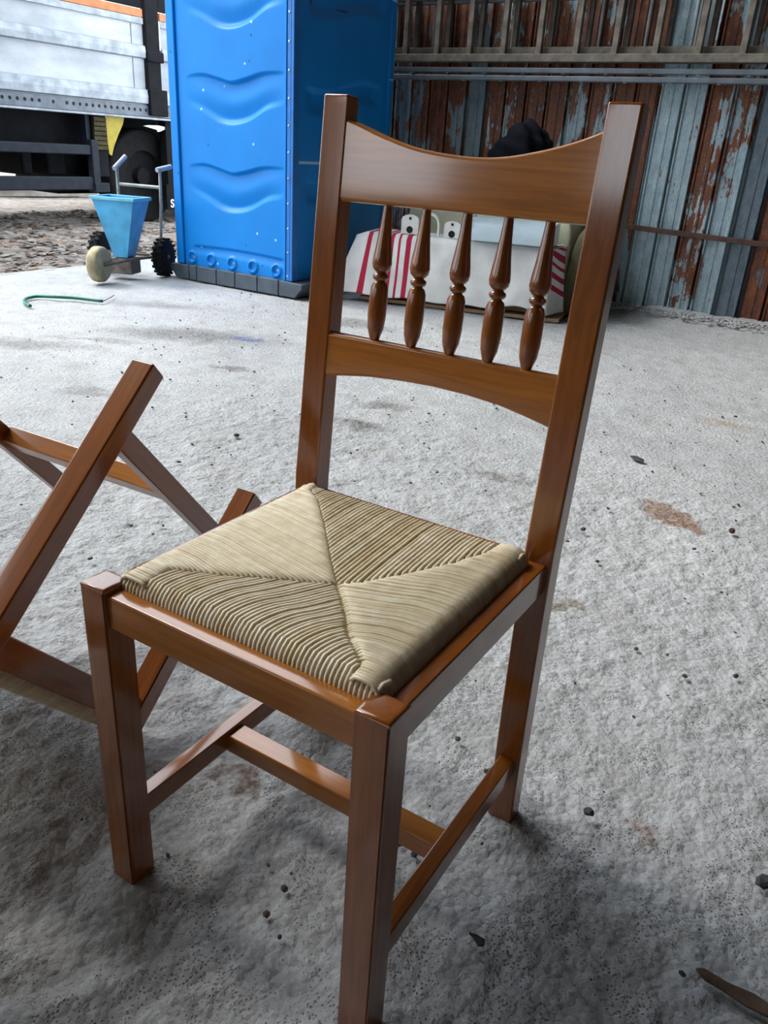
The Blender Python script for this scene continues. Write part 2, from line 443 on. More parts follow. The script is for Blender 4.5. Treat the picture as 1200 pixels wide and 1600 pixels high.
def build_ground():
    xs = np.concatenate([-np.geomspace(60, 14, 20), np.linspace(-13.5, SLAB+.02, 130)]); ys = np.concatenate([np.linspace(-30, .9, 30), np.linspace(1, 11, 130), np.geomspace(12, 90, 20)])
    X, Y = np.meshgrid(xs, ys)
    Z = -.03 + .03*(vnoise((X, Y), 1.1, 11)-.5) + .02*(vnoise((X, Y), 4, 12)-.5)
    return struct(link_me('ground', grid_mesh('ground', X, Y, Z), GRAV))
build_ground()

def corrugated_sheet(x0, x1, parent, rustb, tone, seed, ymid=5.25, z1=ROOF):
    """one sheet with folded trapezoid ribs every 15 cm"""
    prof = []
    x = x0
    k0 = math.floor((x0+.49)/.1525); ribs = [-.49+.1525*k for k in range(k0, k0+8)]
    prof.append((x0, 0.))
    for r in ribs:
        for dx, dy in ((-.026, 0.), (-.018, -.012), (-.010, -.012), (-.007, .028), (.007, .028), (.010, -.012), (.016, -.012), (.024, 0.), (.058, 0.), (.062, -.005), (.088, -.005), (.092, 0.)):
            if x0 < r+dx < x1: prof.append((r+dx, dy))
    prof.append((x1, 0.))
    bm = bmesh.new()
    rows = [[bm.verts.new((px, ymid+py, z)) for px, py in prof] for z in (-.03, .6, 1.2, 2.0, z1)]
    for a, b in zip(rows, rows[1:]):
        for i in range(len(prof)-1): bm.faces.new((a[i], a[i+1], b[i+1], b[i]))
    bmesh.ops.recalc_face_normals(bm, faces=bm.faces[:])
    o = link('corrugated_sheet', bm, RUST, parent)
    md = o.modifiers.new('thick', 'SOLIDIFY'); md.thickness = .0015
    o.color = (rustb, tone, seed, 1)
    return o
wall_back = struct(boxo('wall_back', SLAB, 5.0, 5.31, 5.35, -.03, ROOF, OLDWOOD_D))
for i, (x0, x1, rb, tone) in enumerate(((SLAB, -3.7, .55, .4), (-3.7, -3.0, .55, .4), (-3.0, -2.72, .50, .35), (-2.72, -2.46, .60, .3), (-2.46, -2.31, .36, .25), (-2.31, -2.08, .50, .8),
        (-2.08, -1.70, .56, .75), (-1.70, -1.40, .55, .75), (-1.40, -1.11, .62, .6), (-1.11, -.955, .30, .9), (-.955, -.805, .34, .85), (-.805, -.625, .57, .95), (-.625, -.475, .46, .8),
        (-.475, -.325, .26, .10), (-.325, .15, .75, .2), (.15, .75, .5, .6), (.75, 5.0, .5, .5))):
    corrugated_sheet(x0, x1, wall_back, rb, tone, rnd.random(), 5.25 - (.004 if i % 2 else 0))
shade_ceiling_near = struct(boxo('ceiling', SLAB, ROOF_X, -6.2, OPEN_Y0, ROOF, ROOF+.1, OLDWOOD_D))  # unseen roof extension, added to darken the foreground
ceiling = struct(boxo('ceiling', ROOF_X, 5.2, -6.2, 5.6, ROOF, ROOF+.1, OLDWOOD_D))
wall_right = struct(boxo('wall_right', 5.0, 5.1, -6.0, 5.33, -.05, ROOF, OLDWOOD_D))
# unseen left wall, closed near the camera to darken the near floor
BLOCKW = plain('dusty_beige_render', (.26, .19, .125), .9, 0, .15, 3, .2)
bm = bmesh.new()
for y0, y1, z0, z1 in ((-6.0, -3.6, -.05, ROOF), (-3.6, -1.3, -.05, 1.3), (-1.3, OPEN_Y0, -.05, ROOF)): box(bm, SLAB-.05, SLAB+.05, y0, y1, z0, z1)
wall_left = struct(link('wall_left', bm, BLOCKW))
# front wall with two openings behind the camera
WF = bmesh.new()
def front(x0, x1, z0, z1): box(WF, x0, x1, -6.1, -6.0, z0, z1)
OPN = ((-4.7, -3.5, 1.55, 3.4), (-2.15, -1.45, 1.9, 3.1))
front(-4.8, -4.7, -.05, ROOF); front(-3.5, -2.15, -.05, ROOF); front(-1.45, 5.1, -.05, ROOF)
for x0, x1, z0, z1 in OPN: front(x0, x1, -.05, z0); front(x0, x1, z1, ROOF)
struct(link('wall_front', WF, BLOCKW))
bm = bmesh.new(); box(bm, -1.30, 1.2, -.018, .018, -.016, .016, bev=.003)
trim = link('trim_1', bm, BATTEN, loc=(0, 5.195, .510)); trim.rotation_euler = (0, math.radians(1.6), 0); struct(trim)

# ------------------------------------------------------------------ the chair
def make_chair(label, group):
    t = thing('dining_chair', label, 'chair', (0, 0, 0), 0, group)
    W, T = .2076, .0391
    for s in (-1, 1):
        bm = bmesh.new(); x0, x1 = sorted((s*W, s*(W-T)))
        box(bm, x0, x1, 0, T, 0, .460)
        top = [e for e in bm.edges if all(v.co.z > .45 for v in e.verts)]
        bmesh.ops.bevel(bm, geom=top, offset=.0055, segments=3, affect='EDGES', profile=.6)
        ve = [e for e in bm.edges if abs(e.verts[0].co.z-e.verts[1].co.z) > .3]
        bmesh.ops.bevel(bm, geom=ve, offset=.0022, segments=2, affect='EDGES')
        link('leg', bm, WZ, t, 'auto')
    # back legs run on as the posts of the back
    outline = [(.4005, 0), (.3935, .22), (.391, .40), (.392, .47), (.3985, .53), (.441, .972), (.4417, .9837), (.4667, .9815), (.468, .972), (.4325, .53), (.4268, .46), (.4255, .40), (.428, .22), (.4335, 0)]
    for s in (-1, 1):
        bm = bmesh.new(); x0, x1 = sorted((s*W, s*(W-T)))
        prism(bm, outline, x0, x1, 'yz')
        bevel_all(bm, .0032, 3, 25)
        link('back_leg', bm, WZ, t, 'auto')
    xi = W-T+.004
    boxo('seat_rail', -xi, xi, .006, .030, .4085, .4515, WX, t, .0025)
    boxo('seat_rail', -xi, xi, .394, .416, .4085, .4495, WX, t, .0025)
    for s in (-1, 1):
        a, b = sorted((s*.2005, s*.172))
        boxo('seat_rail', a, b, T-.004, .395, .4065, .4500, WY, t, .0025)
        a, b = sorted((s*.1985, s*.1765))
        boxo('stretcher', a, b, T-.004, .402, .090, .123, WY, t, .002)
    boxo('cross_stretcher', -.180, .180, .199, .232, .085, .116, WX, t, .002)
    # backrest: everything sits in the raked plane of the posts
    rake = math.atan2(.0507, .527)
    M = Matrix.Translation((0, .392, .4566)) @ Matrix.Rotation(-rake, 4, 'X')
    L = lambda z: (z-.4566)/math.cos(rake)
    crest_top = [(-.176, .958), (-.15, .951), (-.11, .9385), (-.06, .927), (0, .9215), (.05, .923), (.10, .9325), (.14, .944), (.176, .958)]
    tp = [(p.x, p.y) for p in smooth_curve([(x, z, 0) for x, z in crest_top], 6)]
    def board(name, top, bot, y0, y1, mat, bow):
        bm = bmesh.new(); rows = []
        n = 40
        for i in range(n+1):
            x = -.176+.352*i/n; b = bow*(1-(x/.176)**2)
            zt, zb = L(interp(top, x)), L(interp(bot, x)); e = .0045
            ring = [(y0+b, zb+e), (y0+b, zt-e), (y0+b+.0015, zt-.0015), (y0+b+e, zt), (y1+b-e, zt), (y1+b-.0015, zt-.0015), (y1+b, zt-e), (y1+b, zb+e), (y1+b-e, zb), (y0+b+e, zb), (y0+b+.0015, zb+.0015)]
            rows.append([bm.verts.new(M @ Vector((x, y, z))) for y, z in ring])
        m = len(rows[0])
        for a, b in zip(rows, rows[1:]):
            for k in range(m): bm.faces.new((a[k], a[(k+1) % m], b[(k+1) % m], b[k]))
        bm.faces.new(rows[0]); bm.faces.new(rows[-1][::-1]); bmesh.ops.recalc_face_normals(bm, faces=bm.faces[:])
        return link(name, bm, mat, t, 'auto')
    board('crest_rail', tp, [(-.176, .8575), (.176, .8585)], .001, .023, WX, .0012)
    arch = [(-.176, .6235), (-.14, .630), (-.10, .636), (-.05, .640), (0, .642), (.05, .641), (.10, .637), (.14, .630), (.176, .6225)]
    board('lower_back_rail', [(-.176, .6865), (.176, .6875)], arch, .001, .021, WX, .002)
    prof = [(0, .0056), (.05, .0083), (.10, .0112), (.20, .0128), (.30, .0127), (.40, .0118), (.435, .0098), (.448, .0068), (.456, .0066), (.462, .0092), (.478, .0108), (.496, .0104), (.508, .0075), (.516, .0068), (.524, .0090), (.545, .0122), (.58, .0132), (.64, .0122), (.72, .0102), (.85, .0076), (1, .0056)]
    for x in (-.1003, -.0425, .0155, .0705, .1235):
        bm = bmesh.new(); z0, z1 = L(.684), L(.8605)
        lathe(bm, [(r, z0+(z1-z0)*q) for q, r in prof], 18, M @ Matrix.Translation((x, .012, 0)))
        link('spindle', bm, WZ, t, 'auto')
    rush_seat(t)
    return t

# rush seat: four fields of cord that meet along wandering mitres
CEN = (.034, .163)
mFL = [(-.135, .020), (-.133, .070), (-.105, .083), (-.076, .095), (-.014, .133), CEN]
mFR = [(.146, .020), (.141, .055), (.106, .082), (.082, .112), (.057, .140), CEN]
mBL = [(-.160, .395), (-.149, .355), (-.119, .332), (-.063, .272), (-.005, .205), CEN]
mBR = [(.138, .395), (.138, .359), (.136, .335), (.115, .280), (.089, .233), (.053, .180), CEN]
PX0, PX1, PY0, PY1 = -.177, .178, .029, .383
FIELDS = {
 'front': mFL[:-1]+[CEN]+mFR[-2::-1],
 'back': mBL[:-1]+[CEN]+mBR[-2::-1],
 'left': [(PX0-.01, .020)]+mFL[:-1]+[CEN]+mBL[-2::-1]+[(PX0-.01, .395)],
 'right': [(PX1+.01, .020)]+mFR[:-1]+[CEN]+mBR[-2::-1]+[(PX1+.01, .395)]}
def inside(p, poly):
    x, y = p; c = False; n = len(poly)
    for i in range(n):
        x0, y0 = poly[i]; x1, y1 = poly[i-1]
        if (y0 > y) != (y1 > y) and x < (x1-x0)*(y-y0)/(y1-y0)+x0: c = not c
    return c
def pad_top(x, y):
    d = min(x-PX0, PX1-x, y-PY0, PY1-y)
    return .4668 + .0050*min(1, max(0, d)/.05)**.6 - .0030*math.exp(-((x-CEN[0])**2+(y-CEN[1])**2)/.004)
def rush_seat(t):
    bm = bmesh.new()
    vs = [(PX0+.008, PY0+.008), (PX1-.008, PY0+.008), (PX1-.008, PY1-.008), (PX0+.008, PY1-.008)]
    prism(bm, vs, .432, .4625, 'xy')
    seat = link('rush_seat', bm, RUSH_DARK, t)
    R = .0029
    def cord(field, s0, rad):
        poly = FIELDS[field]; rr = random.Random(round(s0*1e5)*7 + len(field)*131071 + ord(field[0]))
        k = {'front': .42, 'back': .04, 'left': -.16, 'right': -.30}[field]
        corner = field in ('front', 'back') and not ((-.135 < s0 < .145) if field == 'front' else (-.155 < s0 < .138))
        j = rr.uniform(-.0006, .0006)
        if field in ('left', 'right'): k *= min(1, max(0, s0-PY0-.006)/.06)
        def place(d):
            dr = k*max(0, d-.012)*min(1, d/.07)
            if field == 'front': return s0+dr, PY0+d
            if field == 'back': return s0+dr, PY1-d
            if field == 'left': return PX0+d, s0+dr
            return PX1-d, s0+dr
        low = rr.uniform(.439, .443)
        pts = [(*place(0.001), low), (*place(-.0008), .450), (*place(.0012), .4572), (*place(.0055), .4628)]
        d = .012; last = None
        lift = .0 if field in ('left', 'right') else -.0012
        while True:
            p = place(d)
            if d > .35 or (corner and d > .020): break
            if not corner and d > .02 and not inside(p, poly):
                while d > .018 and not inside(place(d), poly): d -= .001
                break
            z = pad_top(*p) + lift + j - (.0015 if corner else 0)
            pts.append((*p, z)); d += .010 if d < .05 else .014
        if not corner and pts and len(pts) > 5:
            pts.pop()
            p = place(d-.004); pts.append((*p, pad_top(*p)+lift+j-.0006))
        p = place(d+.001); pts.append((*p, pad_top(*p)-.0050))
        # soften and thin
        b = bmesh.new(); tube(b, pts, rad, 6)
        link('cord', b, RUSH, seat, True)
    n = 62
    for i in range(n):
        s0 = PX0+.004 + (PX1-PX0-.008)*i/(n-1)
        cord('front', s0, .0028); cord('back', s0, .0028)
    n = 84
    for i in range(n):
        s0 = PY0+.003 + (PY1-PY0-.006)*i/(n-1)
        cord('left', s0, .0025); cord('right', s0, .0025)
    return seat

chair = make_chair('varnished brown wooden dining chair standing upright with a woven rush seat', 'matching varnished dining chairs')
def copy_tree(o, parent=None):
    c = o.copy(); C.objects.link(c)
    if parent is not None: c.parent = parent
    for ch in list(o.children): copy_tree(ch, c)
    return c
fallen = copy_tree(chair)
fallen['label'] = 'overturned varnished wooden chair at the left with its legs in the air'
rv = Vector((-3.984393, -.260256, -.006013))
fallen.matrix_world = Matrix.Translation((-.61569, .53003, .3165)) @ Matrix.Rotation(rv.length, 4, rv.normalized())

# ------------------------------------------------------------------ portable toilet
def build_cabin():
    X0, X1, Y0, Y1, Z0, Z1 = -3.865, -2.825, 3.69, 4.80, .10, 2.30
    t = thing('portable_toilet', 'tall bright blue plastic portable toilet cabin with wavy embossed panels on grey skid', 'toilet cabin', (0, 0, 0))
    up = [(-3.70, 0.), (-3.677, .006), (-3.574, .012), (-3.448, -.010), (-3.342, -.030), (-3.237, -.013), (-3.083, .022), (-2.935, .028), (-2.91, .02)]
    lo = [(-3.70, .03), (-3.669, .012), (-3.568, -.022), (-3.440, -.073), (-3.314, -.081), (-3.189, -.052), (-3.051, .011), (-2.934, .034), (-2.91, .05)]
    up, lo = [[(p.x, p.y) for p in smooth_curve([(a, b, 0) for a, b in q], 6)] for q in (up, lo)]
    nx, nz = 150, 420
    xs = np.linspace(-3.795, -2.895, nx); zs = np.linspace(Z0, Z1, nz)
    X, Z = np.meshgrid(xs, zs); D = np.zeros_like(X)
    U = np.interp(xs, *zip(*up)); Lo = np.interp(xs, *zip(*lo))
    edge = np.clip((xs+3.715)/.05, 0, 1)*np.clip((-2.90-xs)/.04, 0, 1)
    amp = np.clip((xs+3.72)/.36, 0, 1)**.8*np.clip((-2.905-xs)/.30, 0, 1)**.8
    sm = lambda a: np.clip(a, 0, 1)**2*(3-2*np.clip(a, 0, 1))
    for c in (.755, 1.281, 1.807):
        zu = c+U; zl = c-.19+Lo
        # scooped band: hard overhang at the top, soft roll at the bottom, flattening out between
        top = sm((zu[None]-Z)/.022); bot = sm((Z-zl[None]+.012)/.045)
        mid = np.clip((zu[None]-Z)/np.maximum(zu-zl, .05)[None], 0, 1)
        D += .034*amp[None]*top*bot*(.70+.30*np.cos(mid*2*math.pi))
    zu = .238+.015*np.cos((xs+3.35)/.42*1.4)-.03
    D += .022*edge[None]*sm((zu[None]+.025-Z)/.02)*sm((Z-zu[None]+.05)/.08)
    # row of half-round bolt pockets along the foot
    for cx in (-3.726, -3.550, -3.357, -3.171, -2.969):
        d = np.hypot(X-cx, Z-.152)
        D -= .016*sm((.052-d)/.02); D += .020*sm((.034-np.hypot(X-cx-.004, Z-.156))/.014)
    me = grid_mesh('front_panel', X, Y0+.018+D, Z)
    link_me('front_panel', me, BLUE, t)
    boxo('corner_post', X0, -3.797, Y0, Y0+.10, Z0, Z1, BLUE, t, .008)
    boxo('corner_post', -2.896, -2.881, Y0, Y0+.06, Z0, Z1, BLUE, t, .004)
    boxo('corner_strip', -2.879, -2.850, Y0+.004, Y0+.05, Z0, Z1, BLUE_RAIL, t, .003)
    boxo('corner_strip', -2.848, X1, Y0+.0, Y0+.06, Z0, Z1, BLUE_RAIL, t, .006)
    boxo('backing_panel', -3.81, X1-.02, Y0+.06, Y0+.08, Z0, Z1, BLUE, t)
    # rivets up the corner strip
    z = .13
    while z < Z1:
        bm = bmesh.new(); lathe(bm, [(.0075, 0), (.0065, .003), (.003, .005)], 8, Matrix.Translation((-2.865, Y0+.0045, z)) @ Matrix.Rotation(math.radians(90), 4, 'X'))
        link('rivet', bm, RIVET, t); z += .1475
    for cx in (-3.715, -3.345, -2.96):
        bm = bmesh.new(); lathe(bm, [(.011, 0), (.011, .007), (.006, .011)], 6, Matrix.Translation((cx, Y0+.03, .155)) @ Matrix.Rotation(math.radians(90), 4, 'X'))
        link('bolt', bm, RIVET, t)
    # side panel with the same waves, very soft
    ys = np.linspace(Y0+.05, Y1-.05, 90); zs = np.linspace(Z0, Z1, 220); Y, Z = np.meshgrid(ys, zs); D = np.zeros_like(Y)
    for c in (.755, 1.281, 1.807):
        wv = c - .045*np.sin((ys-Y0)/1.1*2*math.pi)
        ee = np.clip((ys-Y0-.12)/.1, 0, 1)*np.clip((Y1-.12-ys)/.1, 0, 1)
        D += .022*ee[None]*sm((wv[None]-Z)/.03)*sm((Z-wv[None]+.17)/.09)
    link_me('side_panel', grid_mesh('side_panel', X1-.012-D, Y, Z), BLUE, t)
    boxo('corner_post', X1-.06, X1, Y1-.06, Y1, Z0, Z1, BLUE, t, .008)
    boxo('side_panel', X0, X0+.02, Y0+.05, Y1, Z0, Z1, BLUE, t)
    boxo('back_panel', X0, X1-.05, Y1-.02, Y1, Z0, Z1, BLUE, t)
    boxo('roof', X0-.03, X1+.03, Y0-.03, Y1+.03, Z1, Z1+.08, BLUE, t, .02)
    # grey skid made of blocks with a chamfered nose at each end
    bx = [-3.74, -3.668, -3.481, -3.311, -3.1125, -2.93]
    for a, b in zip(bx, bx[1:]):
        boxo('skid_block', a+.003, b-.003, Y0-.012, Y0+.10, .0, Z0, SKID, t, .005)
    boxo('skid_beam', -3.75, -2.9, Y0+.002, Y1, -.002, Z0-.004, SKID, t)
    for sgn, xa, xb in ((-1, -3.743, -3.925), (1, -2.927, -2.735)):
        bm = bmesh.new(); xm = xb-sgn*.06
        prism(bm, [(xa, 0), (xm, 0), (xb, .065), (xb, Z0-.008), (xa, Z0)], Y0-.012, Y1, 'xz')
        bevel_all(bm, .006); link('skid_nose', bm, SKID, t, 'auto')
build_cabin()

# ------------------------------------------------------------------ lorry parked outside
def build_truck():
    t = thing('flatbed_lorry', 'lorry with silver aluminium dropsides and black chassis parked outside the shed', 'lorry', (-6.89, 4.476, 0))
    B = lambda n, x0, x1, y0, y1, z0, z1, m, p=t, bev=0: boxo(n, x0, x1, y0, y1, z0, z1, m, p, bev)
    for y0, y1 in ((-2.2, 1.795), (2.03, 5.2)):
        p = B('dropside_panel', -.035, -.005, y0, y1, 1.20, 2.01, ALU)
        for z0, z1 in ((1.205, 1.357), (1.637, 1.767)):
            bm = bmesh.new(); prism(bm, [(-.006, z0), (.028, z0+.012), (.034, (z0+z1)/2), (.024, z1-.01), (-.006, z1)], y0+.002, y1-.002, 'xz')
            link('panel_rib', bm, ALU_RIB, p)
        boxo('top_rail', -.04, .016, y0, y1, 1.955, 2.012, ALU_RIB, p, .004)
        boxo('panel_seam', -.004, -.002, y1-.16, y1-.15, 1.36, 1.95, RAILGREY, p)
        boxo('plank', -.03, .012, y0, y1, 2.018, 2.092, PLANK, t, .004)
        boxo('upper_plank', -.03, .0, y0, y1, 2.10, 2.45, BLACK, t, .004)
    B('stake_post', -.04, .035, 1.81, 1.995, 1.10, 2.9, BLACK, bev=.01)
    B('post_bracket', .0, .06, 1.80, 2.05, 1.10, 1.36, BLACK, bev=.01)
    B('post_bracket', .0, .055, 1.80, 2.03, 1.62, 1.72, BLACK, bev=.01)
    B('post_strip', .036, .042, 1.985, 2.0, 1.74, 2.0, WHITEP)
    rail = B('bed_rail', -.12, .012, -2.2, 5.2, 1.085, 1.198, RAILGREY, bev=.004)
    B('bed_lip', -.12, .045, -2.2, 5.2, 1.062, 1.082, ALU_RIB, bev=.003)
    bm = bmesh.new()
    for y in [0.05+.078*k for k in range(-10, 60) if k not in (6, 8)]:
        if 1.8 < y < 2.05: continue
        lathe(bm, [(.017, 0), (.015, .003)], 10, Matrix.Translation((.012, y, 1.150)) @ Matrix.Rotation(math.radians(90), 4, 'Y'))
    o = link('rail_holes', bm, HOLE, rail); o['kind'] = 'stuff'
    B('bed_floor', -2.45, -.12, -2.2, 5.2, 1.08, 1.19, BLACK)
    B('far_dropside', -2.48, -2.45, -2.2, 5.2, 1.19, 2.0, ALU)
    for x in (-.9, -1.7): B('chassis_beam', x-.06, x+.06, -2.2, 5.2, .80, 1.08, BLACK)
    B('side_skirt', -.40, -.30, -2.2, 1.15, .74, 1.07, BLACK)
    for y0, y1 in ((-2.0, .02), (.50, .62), (.80, 1.02)): B('tank', -1.3, -.45, y0, y1, .46, .95, BLACK, bev=.03)
    B('guard_bar', -.03, .02, -2.2, .99, .685, .780, DARKBLUE, bev=.012)
    B('guard_bar', -.03, .02, -2.2, .99, .350, .478, DARKBLUE, bev=.012)
    B('guard_post', -.05, .035, .985, 1.07, .33, .83, DARKBLUE, bev=.008)
    B('guard_strut', -.16, -.05, 1.0, 1.05, .70, 1.06, DARKBLUE)
    B('guard_foot', -.06, .05, .98, 1.17, .325, .42, DARKBLUE, bev=.01)
    bm = bmesh.new(); prism(bm, [(1.225, 1.06), (1.475, 1.06), (1.455, 1.0), (1.375, .88), (1.31, .77), (1.275, .685), (1.245, .70), (1.235, .80)], -.03, -.01, 'yz'); link('wheel_guard', bm, YELLOW, t)
    bm = bmesh.new()
    for k in range(7):
        a = .74+k*.045; box(bm, -.02, .0, 1.06+.002*k, 1.225, a, a+.036)
    link('hazard_flap', bm, HATCH, t)
    B('flap_backing', -.04, -.021, 1.06, 1.235, .48, 1.06, BLACK)
    bm = bmesh.new(); prism(bm, [(1.74, .995), (1.80, 1.005), (1.95, 1.01), (2.06, 1.0), (2.05, .975), (1.98, .95), (1.94, .945), (1.93, .965)], -.02, -.012, 'yz'); link('torn_sheet', bm, WHITEP, t)
    def wheel(x, y, r=.50, wd=.28):
        bm = bmesh.new(); M = Matrix.Translation((x, y, r-.03)) @ Matrix.Rotation(math.radians(90), 4, 'Y')
        lathe(bm, [(r*.5, -wd/2), (r*.93, -wd/2), (r, -wd*.36), (r, wd*.36), (r*.93, wd/2), (r*.55, wd/2), (r*.52, wd*.3), (r*.2, wd*.2), (r*.18, wd*.45)], 36, M)
        link('wheel', bm, TYRE, t, 'auto')
    for y in (1.86, 3.1, 4.3): wheel(-.32, y)
    B('underbody_dark_box', -2.3, -1.9, 3.25, 5.0, -.02, 1.0, BLACK, bev=.05)  # added dark box, blocks the bright ground seen under the bed
    B('far_light_block', -2.42, -2.38, -2.2, 5.0, .66, 1.07, BLACK)  # added to stop sky light reaching under the lorry from behind
    B('underbody_dark_box', -1.5, -.75, 1.1, 5.0, .25, .85, BLACK, bev=.05)  # added dark filler, keeps the underside black
    B('mud_flap', .0, .012, 2.005, 2.55, .13, .40, BLACK)
    B('flap_hanger', -.10, .0, 2.05, 2.5, .38, 1.06, BLACK)
    cu = bpy.data.curves.new('lettering', 'FONT'); cu.body = 'S'; cu.size = .125; cu.extrude = .001; cu.offset = .003
    tmp = bpy.data.objects.new('lettering_curve', cu); me = bpy.data.meshes.new_from_object(tmp); bpy.data.objects.remove(tmp)
    me.materials.clear(); o = link_me('lettering', me, WHITEPAINT)
    o.parent = t; o.rotation_euler = (math.radians(90), 0, math.radians(90)); o.location = (.0135, 2.055, .155)
build_truck()

# ------------------------------------------------------------------ spreader trolley
def build_spreader():
    ang = math.atan2(.362, .932)          # local x = axle to the right, local -y = forwards
    t = thing('spreader_trolley', 'small blue hopper spreader on three wheels with steel push handle', 'trolley', (-4.167, 3.582, 0), ang)
    def wheel(x, y, r, wd, mat, hubm, treads):
        bm = bmesh.new(); M = Matrix.Translation((x, y, r)) @ Matrix.Rotation(math.radians(90), 4, 'Y')
        lathe(bm, [(r*.62, -wd/2), (r*.88, -wd/2), (r*.97, -wd*.35), (r, 0), (r*.97, wd*.35), (r*.88, wd/2), (r*.62, wd/2)], 26, M)
        if treads:
            for k in range(18):
                a = 2*math.pi*k/18
                for s in (-1, 1):
                    box(bm, s*wd*.28-wd*.22, s*wd*.28+wd*.22, -.008, .008, r*.95, r*1.045, Matrix.Translation((x, y, r)) @ Matrix.Rotation(a+s*.09, 4, 'X'))
        w = link('wheel', bm, mat, t, 'auto')
        bm = bmesh.new(); lathe(bm, [(.015, -wd*.5), (r*.25, -wd*.42), (r*.63, -wd*.3), (r*.63, wd*.3), (r*.25, wd*.42), (.015, wd*.5)], 20, M); link('hub', bm, hubm, w, 'auto')
    wheel(.214, .01, .126, .072, TYRE, HUB, True); wheel(-.262, 0, .130, .075, TYRE, HUB, True)
    wheel(-.01, -.489, .116, .075, DRYTYRE, DRYTYRE, False)
    tubeo('axle', [(-.26, 0, .134), (.26, 0, .134)], .011, RUSTY_STEEL, t)
    # hopper
    top = [(-.135, -.30), (.165, -.30), (.165, -.06), (-.135, -.06)]; bot = [(-.02, -.27), (.080, -.27), (.080, -.15), (-.02, -.15)]
    bm = bmesh.new(); a = [bm.verts.new((*p, .515)) for p in top]; b = [bm.verts.new((*p, .140)) for p in bot]
    bm.faces.new(b)
    for i in range(4): bm.faces.new((a[i], a[(i+1) % 4], b[(i+1) % 4], b[i]))
    bmesh.ops.recalc_face_normals(bm, faces=bm.faces[:])
    h = link('hopper', bm, HOPPER, t); m = h.modifiers.new('thick', 'SOLIDIFY'); m.thickness = .004; m.offset = -1
    for x0, x1, y0, y1 in ((-.145, .175, -.312, -.296), (-.145, .175, -.064, -.048), (-.145, -.130, -.31, -.05), (.160, .175, -.31, -.05)):
        boxo('hopper_rim', x0, x1, y0, y1, .505, .526, HOPPER_RIM, h, .003)
    boxo('outlet_box', -.085, .105, -.27, -.13, .028, .135, RUSTY_STEEL, t, .008)
    # frame and handle
    for s in (-1, 1):
        tubeo('frame_arm', [(s*.025, -.489, .112), (s*.06, -.36, .120), (.03+s*.085, -.22, .132), (s*.15, -.06, .128), (s*.23, 0, .134)], .011, RUSTY_STEEL, t)
        tubeo('fork_plate', [(s*.055-.01, -.489, .116), (s*.03-.005, -.38, .122)], .010, RUSTY_STEEL, t)
    for x, lean in ((.207, .016), (-.105, .010)):
        tubeo('handle_upright', [(x*.72, -.05, .132), (x-.006, 0, .235), (x+lean*.4, .01, .46), (x+lean, .0, .700)], .0115, GALV, t)
        tubeo('grip', [(x+lean-.012, -.02, .700), (x+lean+.030, .11, .722)] if x > 0 else [(x+lean-.004, -.03, .690), (x+lean+.018, .10, .768)], .016, GRIP, t, 12)
    tubeo('handle_crossbar', [(-.102, .008, .592), (.215, .008, .588)], .011, GALV, t)
build_spreader()

# ------------------------------------------------------------------ green strap on the floor
bm = bmesh.new(); tube(bm, smooth_curve([(-3.56, 2.275, .008), (-3.66, 2.31, .008), (-3.74, 2.37, .008), (-3.77, 2.42, .008), (-3.765, 2.475, .010), (-3.67, 2.53, .014), (-3.58, 2.60, .012), (-3.43, 2.665, .008)], 6), .009, 8)
tag(link('garden_hose', bm, GREENP, None, True), 'short bent length of green hose lying on the concrete', 'hose')
bm = bmesh.new(); tube(bm, smooth_curve([(-3.44, 2.68, .006), (-3.49, 2.77, .008), (-3.55, 2.85, .006)], 5), .003, 5)
tag(link('wire', bm, RUSTY_STEEL, None, True), 'thin grey wire lying past the end of the green hose', 'wire')

# ------------------------------------------------------------------ ladders on the back wall
def ladder(name, label, y, rungs, z0, z1, zt, mat, rmat, thick, rungw, lean=0., roundr=False, xr=(-3.35, .9), group='ladders hung along the rusty wall'):
    t = thing(name, label, 'ladder', (0, y, 0), 0, group)
    dz = .03
    boxo('stile', xr[0], xr[1], -thick/2, thick/2, z0, z1, mat, t, .004)
    boxo('stile', xr[0], xr[1], -thick/2, thick/2, zt, zt+(z1-z0), mat, t, .004)
    for x in rungs:
        if roundr: tubeo('rung', [(x, 0, z0+.01), (x+lean, 0, zt+.01)], rungw/2, rmat, t)
        else:
            bm = bmesh.new(); box(bm, -rungw/2, rungw/2, -thick*.42, thick*.42, z0+.02, zt+.02, bev=.004)
            o = link('rung', bm, rmat, t, 'auto', (x, 0, 0))
    return t
fr = [-2.905+.2545*k for k in range(-1, 15)]
ladder('wooden_ladder', 'grey weathered wooden ladder hung sideways in front with thick square rungs', 5.075, fr, 1.500, 1.546, 1.92, OLDWOOD, OLDWOOD, .05, .036)
ladder('wooden_ladder', 'darker wooden ladder hung sideways just behind the front wooden ladder', 5.135, [x+.048 for x in fr], 1.548, 1.592, 1.875, OLDWOOD, OLDWOOD_D, .045, .032)
ladder('metal_ladder', 'pale metal ladder behind the wooden ladders with thin round rungs', 5.185, [-3.05+.3035*k for k in range(0, 13)], 1.506, 1.540, 1.86, LADALU, RUNGALU, .03, .024, 0, True)
def pipe(label, z0, z1, y, off):
    t = thing('metal_bar', label, 'bar', (0, y, 0), 0, 'metal bars under the ladders')
    boxo('bar', -3.35, .9, -.018, .018, z0, z1, LADALU, t, .008)
    for k in range(13):
        bm = bmesh.new(); lathe(bm, [(.014, 0), (.011, .005)], 8, Matrix.Translation((-3.12+off+.285*k, -.010, z0+.001)) @ Matrix.Rotation(math.radians(180), 4, 'X'))
        link('rivet', bm, RUNGALU, t)
pipe('upper of two long grey metal bars hung below the ladders', 1.434, 1.468, 5.075, 0.)
